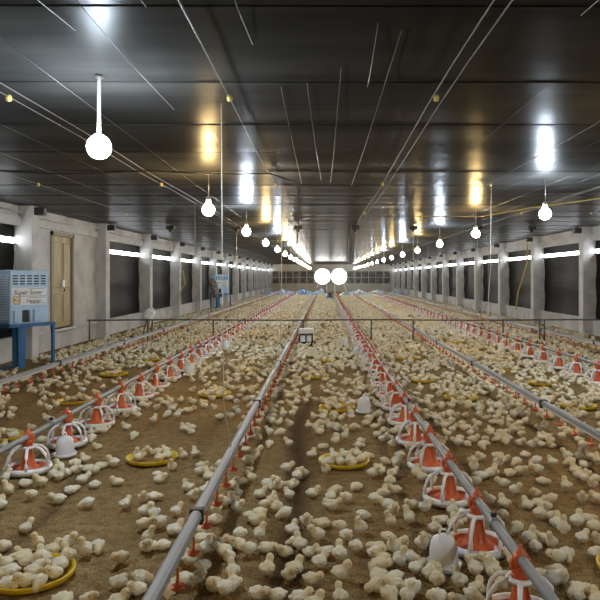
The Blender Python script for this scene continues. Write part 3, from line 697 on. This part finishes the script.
# places of the nearest birds, read off the photograph in four tiles at 4x
T = {(0, 450): '20,470 75,412 150,372 210,387 265,377 180,432 195,472 270,437 90,502 340,405 392,385 110,462 62,530 105,292 30,160 125,177 235,182 285,142 165,130 380,132 350,213 470,122 500,217 575,192 580,246 578,300 595,355 485,430 475,522 562,512 550,548 10,360 250,597 360,595 470,595 455,48 380,78 402,52 300,75 330,112 262,90 240,102 215,95 0,212 300,45 340,30 350,60 230,70 100,125 20,110',
     (150, 450): '30,97 62,97 88,64 205,65 200,85 235,102 150,142 172,182 105,242 20,242 18,292 100,312 10,352 50,372 5,182 282,57 222,152 250,90 390,72 388,38 405,112 350,122 330,135 330,192 300,207 350,232 265,242 260,277 365,187 440,172 470,137 500,117 512,142 560,132 555,167 572,118 490,197 460,217 440,242 540,242 500,220 545,67 398,272 422,262 590,87 570,292 580,342 540,382 440,337 465,377 395,397 350,372 360,340 300,367 295,407 258,397 210,352 240,382 215,322 580,457 470,467 510,562 430,564 330,490 335,522 300,557 258,532 215,467 195,512 150,512 160,442 135,432 70,575 100,562 597,587 415,30 425,10 130,20 180,12 30,15',
     (300, 450): '15,80 50,160 112,207 85,208 145,160 182,190 225,137 125,187 25,277 90,282 70,337 160,302 185,342 240,312 250,262 225,387 40,392 0,352 110,402 150,417 80,452 5,462 45,517 160,502 25,587 160,590 335,165 360,127 385,157 300,195 350,217 375,242 360,287 435,272 500,232 540,237 410,377 350,352 310,382 332,372 330,432 320,462 400,442 378,430 450,427 490,382 510,352 465,472 310,532 380,512 342,522 360,582 400,572 432,582 475,584 550,592 520,492 550,522 580,482 540,302 570,272 100,77 290,92 320,67 370,92 390,52 422,40 312,85 530,112 500,112 460,102 130,40 160,50 180,25 230,20 205,56 245,35 105,45 265,14 48,5 340,40 400,10 480,20',
     (450, 450): '90,40 120,20 195,52 215,30 265,47 190,15 95,72 125,97 150,90 182,100 105,122 215,132 240,82 280,77 350,77 370,112 410,47 345,40 300,10 465,142 530,187 260,160 340,162 215,207 160,197 310,212 345,207 405,192 382,202 212,262 265,312 360,257 390,272 440,272 455,317 510,287 550,267 580,302 530,347 370,347 390,362 340,387 320,360 590,407 595,357 430,432 470,417 440,502 410,522 360,492 500,582 540,572 592,592 430,470 520,92 500,70 550,97 480,45 540,52 580,102 570,132 590,42 470,20 560,20 520,22 20,290 40,270 75,442 100,472 35,522 60,492 205,442 160,462 110,542 150,492 180,502 90,582 30,582 140,187 590,190 10,240'}
near = []
for (ox, oy), s in T.items():
    for p in s.split():
        a, b_ = p.split(','); near.append(gp(ox+float(a)/4, oy+float(b_)/4+2.0, .028)[:2])
near = [gp(a, b_, .03)[:2] for a, b_ in ((10, 574), (26, 584), (40, 571), (54, 575), (22, 564), (44, 561), (60, 567), (8, 586), (33, 576), (14, 560))]+near   # the crowded tray
pans = np.array(PANS); jugs = np.array(JUGS); trays = np.array(TRAYS)
OBST = [(x, y, RP_+.035) for x, y in PANS]+[(x, y, JR+.055) for x, y in JUGS]
x, y, _ = gp(306, 345); OBST += [(x, y, .24)]+[(a, FY, .03) for a in FENCE_X]+[(-4.24, FY+.14, .03)]
class Grid:
    def __init__(s, c=.2): s.c = c; s.d = {}
    def put(s, x, y, r): s.d.setdefault((int(x//s.c), int(y//s.c)), []).append((x, y, r))
    def hit(s, x, y, r):
        i, j = int(x//s.c), int(y//s.c)
        for a in (i-2, i-1, i, i+1, i+2):
            for b in (j-2, j-1, j, j+1, j+2):
                for (X, Y, R_) in s.d.get((a, b), ()):
                    if (X-x)**2+(Y-y)**2 < (r+R_)**2: return True
        return False
G = Grid()
for o in OBST: G.put(*o)
birds = []
for x, y in near:
    if min(math.hypot(x-a, y-b) for a, b in TRAYS) < .18 and not G.hit(x, y, .018): G.put(x, y, .032); birds.append((x, y)); continue
    for _ in range(80):                            # push a bird out of anything solid
        if not G.hit(x, y, .037): break
        x += random.uniform(-.022, .022); y += random.uniform(-.03, .03)
    else: continue
    G.put(x, y, .038); birds.append((x, y))
YB = 1.5*F/(450-VY)                                # behind this the flock is spread by density
def density(x, y):
    d = np.full_like(x, 62.0)
    far = np.clip((y-6)/6, 0, 1)
    lane = (x > -3.75) & (x < -2.5); d[lane] = (14+36*far)[lane]
    lane = (x > -2.1) & (x < -.8); d[lane] = (14+38*far)[lane]
    lane = (x > -.6) & (x < .55); d[lane] = (30+26*far)[lane]
    lane = (x < -3.85); d[lane] = (44+10*far)[lane]
    a, b, c = trench(x, y); d *= np.clip(1-1.1*a, .08, 1)
    n = vnoise(x, y, 1.1, 21)+.6*vnoise(x, y, 2.6, 22); d *= np.clip(1.0+1.4*n, .2, 1.9)
    return d
AR = (XR-XL-.9)*(60-YB); N = int(AR*100)
cx = rng.uniform(XL+.25, XR-.35, N); cy = rng.uniform(YB, 60, N)
keep = rng.random(N)*100 < density(cx, cy)
cx, cy = cx[keep], cy[keep]
n2 = 3200; ax = rng.uniform(XL+.3, XR-.4, n2); ay = rng.uniform(1.2, YB, n2); out_ = (np.abs(VX+ax*F/ay-300) > 318) & (rng.random(n2) < .55)   # the flock goes on beside the frame
ax, ay = ax[out_], ay[out_]
# crowding round the pans, jugs, cups and in the trays
ex = []
for (x, y) in PANS:
    if y > YB-.2:
        for _ in range(4):
            a = random.uniform(0, 2*PI); ex.append((x+.235*math.cos(a), y+.235*math.sin(a)))
for (x, y) in JUGS:
    for _ in range(9): a = random.uniform(0, 2*PI); q = random.uniform(.16, .3); ex.append((x+q*math.cos(a), y+q*math.sin(a)))
for (x, y) in TRAYS[1:]:
    if y > YB-.45 or x > 3:
        for _ in range(13): a = random.uniform(0, 2*PI); q = .165*math.sqrt(random.random()); ex.append((x+q*math.cos(a), y+q*math.sin(a)))
for nm, x in DRINK:
    for y in np.arange(YB, 24, .35):
        if random.random() < .8: ex.append((x+random.uniform(-.12, .14), y+random.uniform(-.12, .12)))
flock = []
for x, y in ex+list(zip(cx, cy))+list(zip(ax, ay)):
    if y < YB-.1 and abs(VX+x*F/y-300) < 318 and min(math.hypot(x-a, y-b) for a, b in TRAYS) > .18: continue
    if x < XL+.36 or x > XR-.36 or y > 51.5: continue
    if 43.8 < y < 47.2 and .02 < x < .62: continue
    if -5.75 < x < -4.6 and (10.2 < y < 11.3 or 30 < y < 31): continue
    dt = np.hypot(trays[:, 0]-x, trays[:, 1]-y); k = dt.argmin()
    if .165 < dt[k] < (.34 if y < trays[k, 1] else .25): continue
    if not G.hit(x, y, .035): G.put(x, y, .036); flock.append((x, y))
flock.sort(key=lambda p: p[1])
vis = lambda x, y: -8 < VX+x*F/y < 608
take = [p for p in flock if p[1] > YB-.5 and vis(*p)][:max(0, 300-len(birds))]; ts = set(take)
rest = [p for p in flock if p not in ts]
ind = sorted(birds+take, key=lambda p: p[1])

def tray_z(x, y):
    d = np.hypot(trays[:, 0]-x, trays[:, 1]-y)
    return .012 if d.min() < TR-.01 else None
LANES = [(-9, -3.85, 'behind far left drinker'), (-3.85, -2.27, 'left of left feeder'), (-2.27, -.67, 'left of centre drinker'), (-.67, -.15, 'right of centre drinker'),
         (-.15, .8, 'right of dark furrow'), (.8, 2.15, 'right of middle feeder'), (2.15, 9, 'beyond right-hand drinker')]
wts = {'standing': .24, 'walking': .2, 'stretching up': .10, 'pecking': .12, 'sitting': .19, 'resting': .15}
seen = {}
for i, (x, y) in enumerate(ind):
    r = random.Random(i*31+5); tz = tray_z(x, y)
    dj = np.hypot(jugs[:, 0]-x, jugs[:, 1]-y); dp = np.hypot(pans[:, 0]-x, pans[:, 1]-y)
    free = not tz and dj.min() >= .26 and dp.min() >= .28
    rz = r.uniform(-PI, PI); pose = r.choices(POSES, [wts[p] for p in POSES])[0]
    if tz: pose = r.choice(['walking', 'standing', 'sitting', 'pecking', 'resting', 'walking'])
    elif dj.min() < .26: k = dj.argmin(); rz = math.atan2(jugs[k, 1]-y, jugs[k, 0]-x)+r.uniform(-.3, .3); pose = r.choice(['stretching up', 'standing', 'walking'])
    elif dp.min() < .28: k = dp.argmin(); rz = math.atan2(pans[k, 1]-y, pans[k, 0]-x)+r.uniform(-.4, .4); pose = r.choice(['walking', 'standing', 'stretching up'])
    if tz:
        k = np.hypot(trays[:, 0]-x, trays[:, 1]-y).argmin()
        where = {0: 'in the lower left yellow tray', 1: 'in the yellow tray left of centre drinker', 11: 'in the yellow tray right of dark furrow', 25: 'in the tray at right edge'}.get(int(k), 'in a yellow tray farther back')
    else:
        where = next(l for a, b_, l in LANES if a <= x < b_)
        k = int(round((y-2.8)/.75)); where += ', level with %s middle pan' % nth(max(k, 0))
    for tr in range(30):
        tone = r.randrange(3)
        hd = ('facing right' if abs(rz) < PI/4 else 'facing left' if abs(rz) > 3*PI/4 else 'facing away' if rz > 0 else 'facing forward')
        lab = '%s chick %s %s, %s' % (('pale', 'cream', 'yellowish')[tone], pose, hd, where)
        if lab not in seen: break
        pose = r.choice(POSES)
        if free or tz: rz = r.uniform(-PI, PI)
    seen[lab] = 1
    B_ = BIRD[pose]; sc = r.uniform(.94, 1.12)
    t = link('chick', B_['body'], None, (x, y, FZ(x, y)+(tz or 0)+.001), rz); t.scale = (sc,)*3
    link('beak', B_['beak'], t)
    for m in B_['legs']: link('leg', m, t)
    v_ = (.1, .5, .95)[tone]; t.color = (v_, v_, v_, 1); tag(t, lab, 'chick', 'chicks '+where)

# the flock farther back, more than can be counted: one object
V, Fc, MI, HU, BI = [], [], [], [], []; off = 0
P = np.array(rest); pid = rng.choice(len(POSES), len(P), p=[.2, .26, .06, .1, .22, .16]); rot = rng.uniform(-PI, PI, len(P)); scl = rng.uniform(.9, 1.12, len(P)); bird = rng.random(len(P))
zz = floor_z(P[:, 0], P[:, 1])+.001
for q, (x, y) in enumerate(rest):
    t_ = tray_z(x, y)
    if t_: zz[q] += t_
lod = np.where(P[:, 1] < 9, 0, np.where(P[:, 1] < 18, 1, 2))
for pi_, pose in enumerate(POSES):
    for l in range(3):
        sel = np.where((pid == pi_) & (lod == l))[0]
        if not len(sel): continue
        v, f, m, h = BIRD[pose]['lod'][l]; n = len(sel)
        cs, sn = np.cos(rot[sel])[:, None], np.sin(rot[sel])[:, None]; s_ = scl[sel][:, None]
        X = (v[None, :, 0]*cs-v[None, :, 1]*sn)*s_+P[sel, 0][:, None]; Y = (v[None, :, 0]*sn+v[None, :, 1]*cs)*s_+P[sel, 1][:, None]; Z = v[None, :, 2]*s_+zz[sel][:, None]
        V.append(np.stack([X, Y, Z], -1).reshape(-1, 3)); Fc.append((f[None]+(np.arange(n)*len(v))[:, None, None]+off).reshape(-1, 3)); off += n*len(v)
        MI.append(np.tile(m, n)); HU.append(np.tile(h, n)); BI.append(np.repeat(bird[sel], len(v)))
fl = link('chick_flock', np_mesh('chick_flock', np.vstack(V), np.vstack(Fc), ['down', 'beak', 'leg'], np.concatenate(MI), {'hue': np.concatenate(HU), 'bird': np.concatenate(BI)}))
fl.color = (0, 0, 0, 1); fl['kind'] = 'stuff'; tag(fl, 'vast flock of cream chicks covering the litter farther back', 'chick flock')
print('birds', len(ind), 'flock', len(rest), 'tris', len(np.vstack(Fc)))
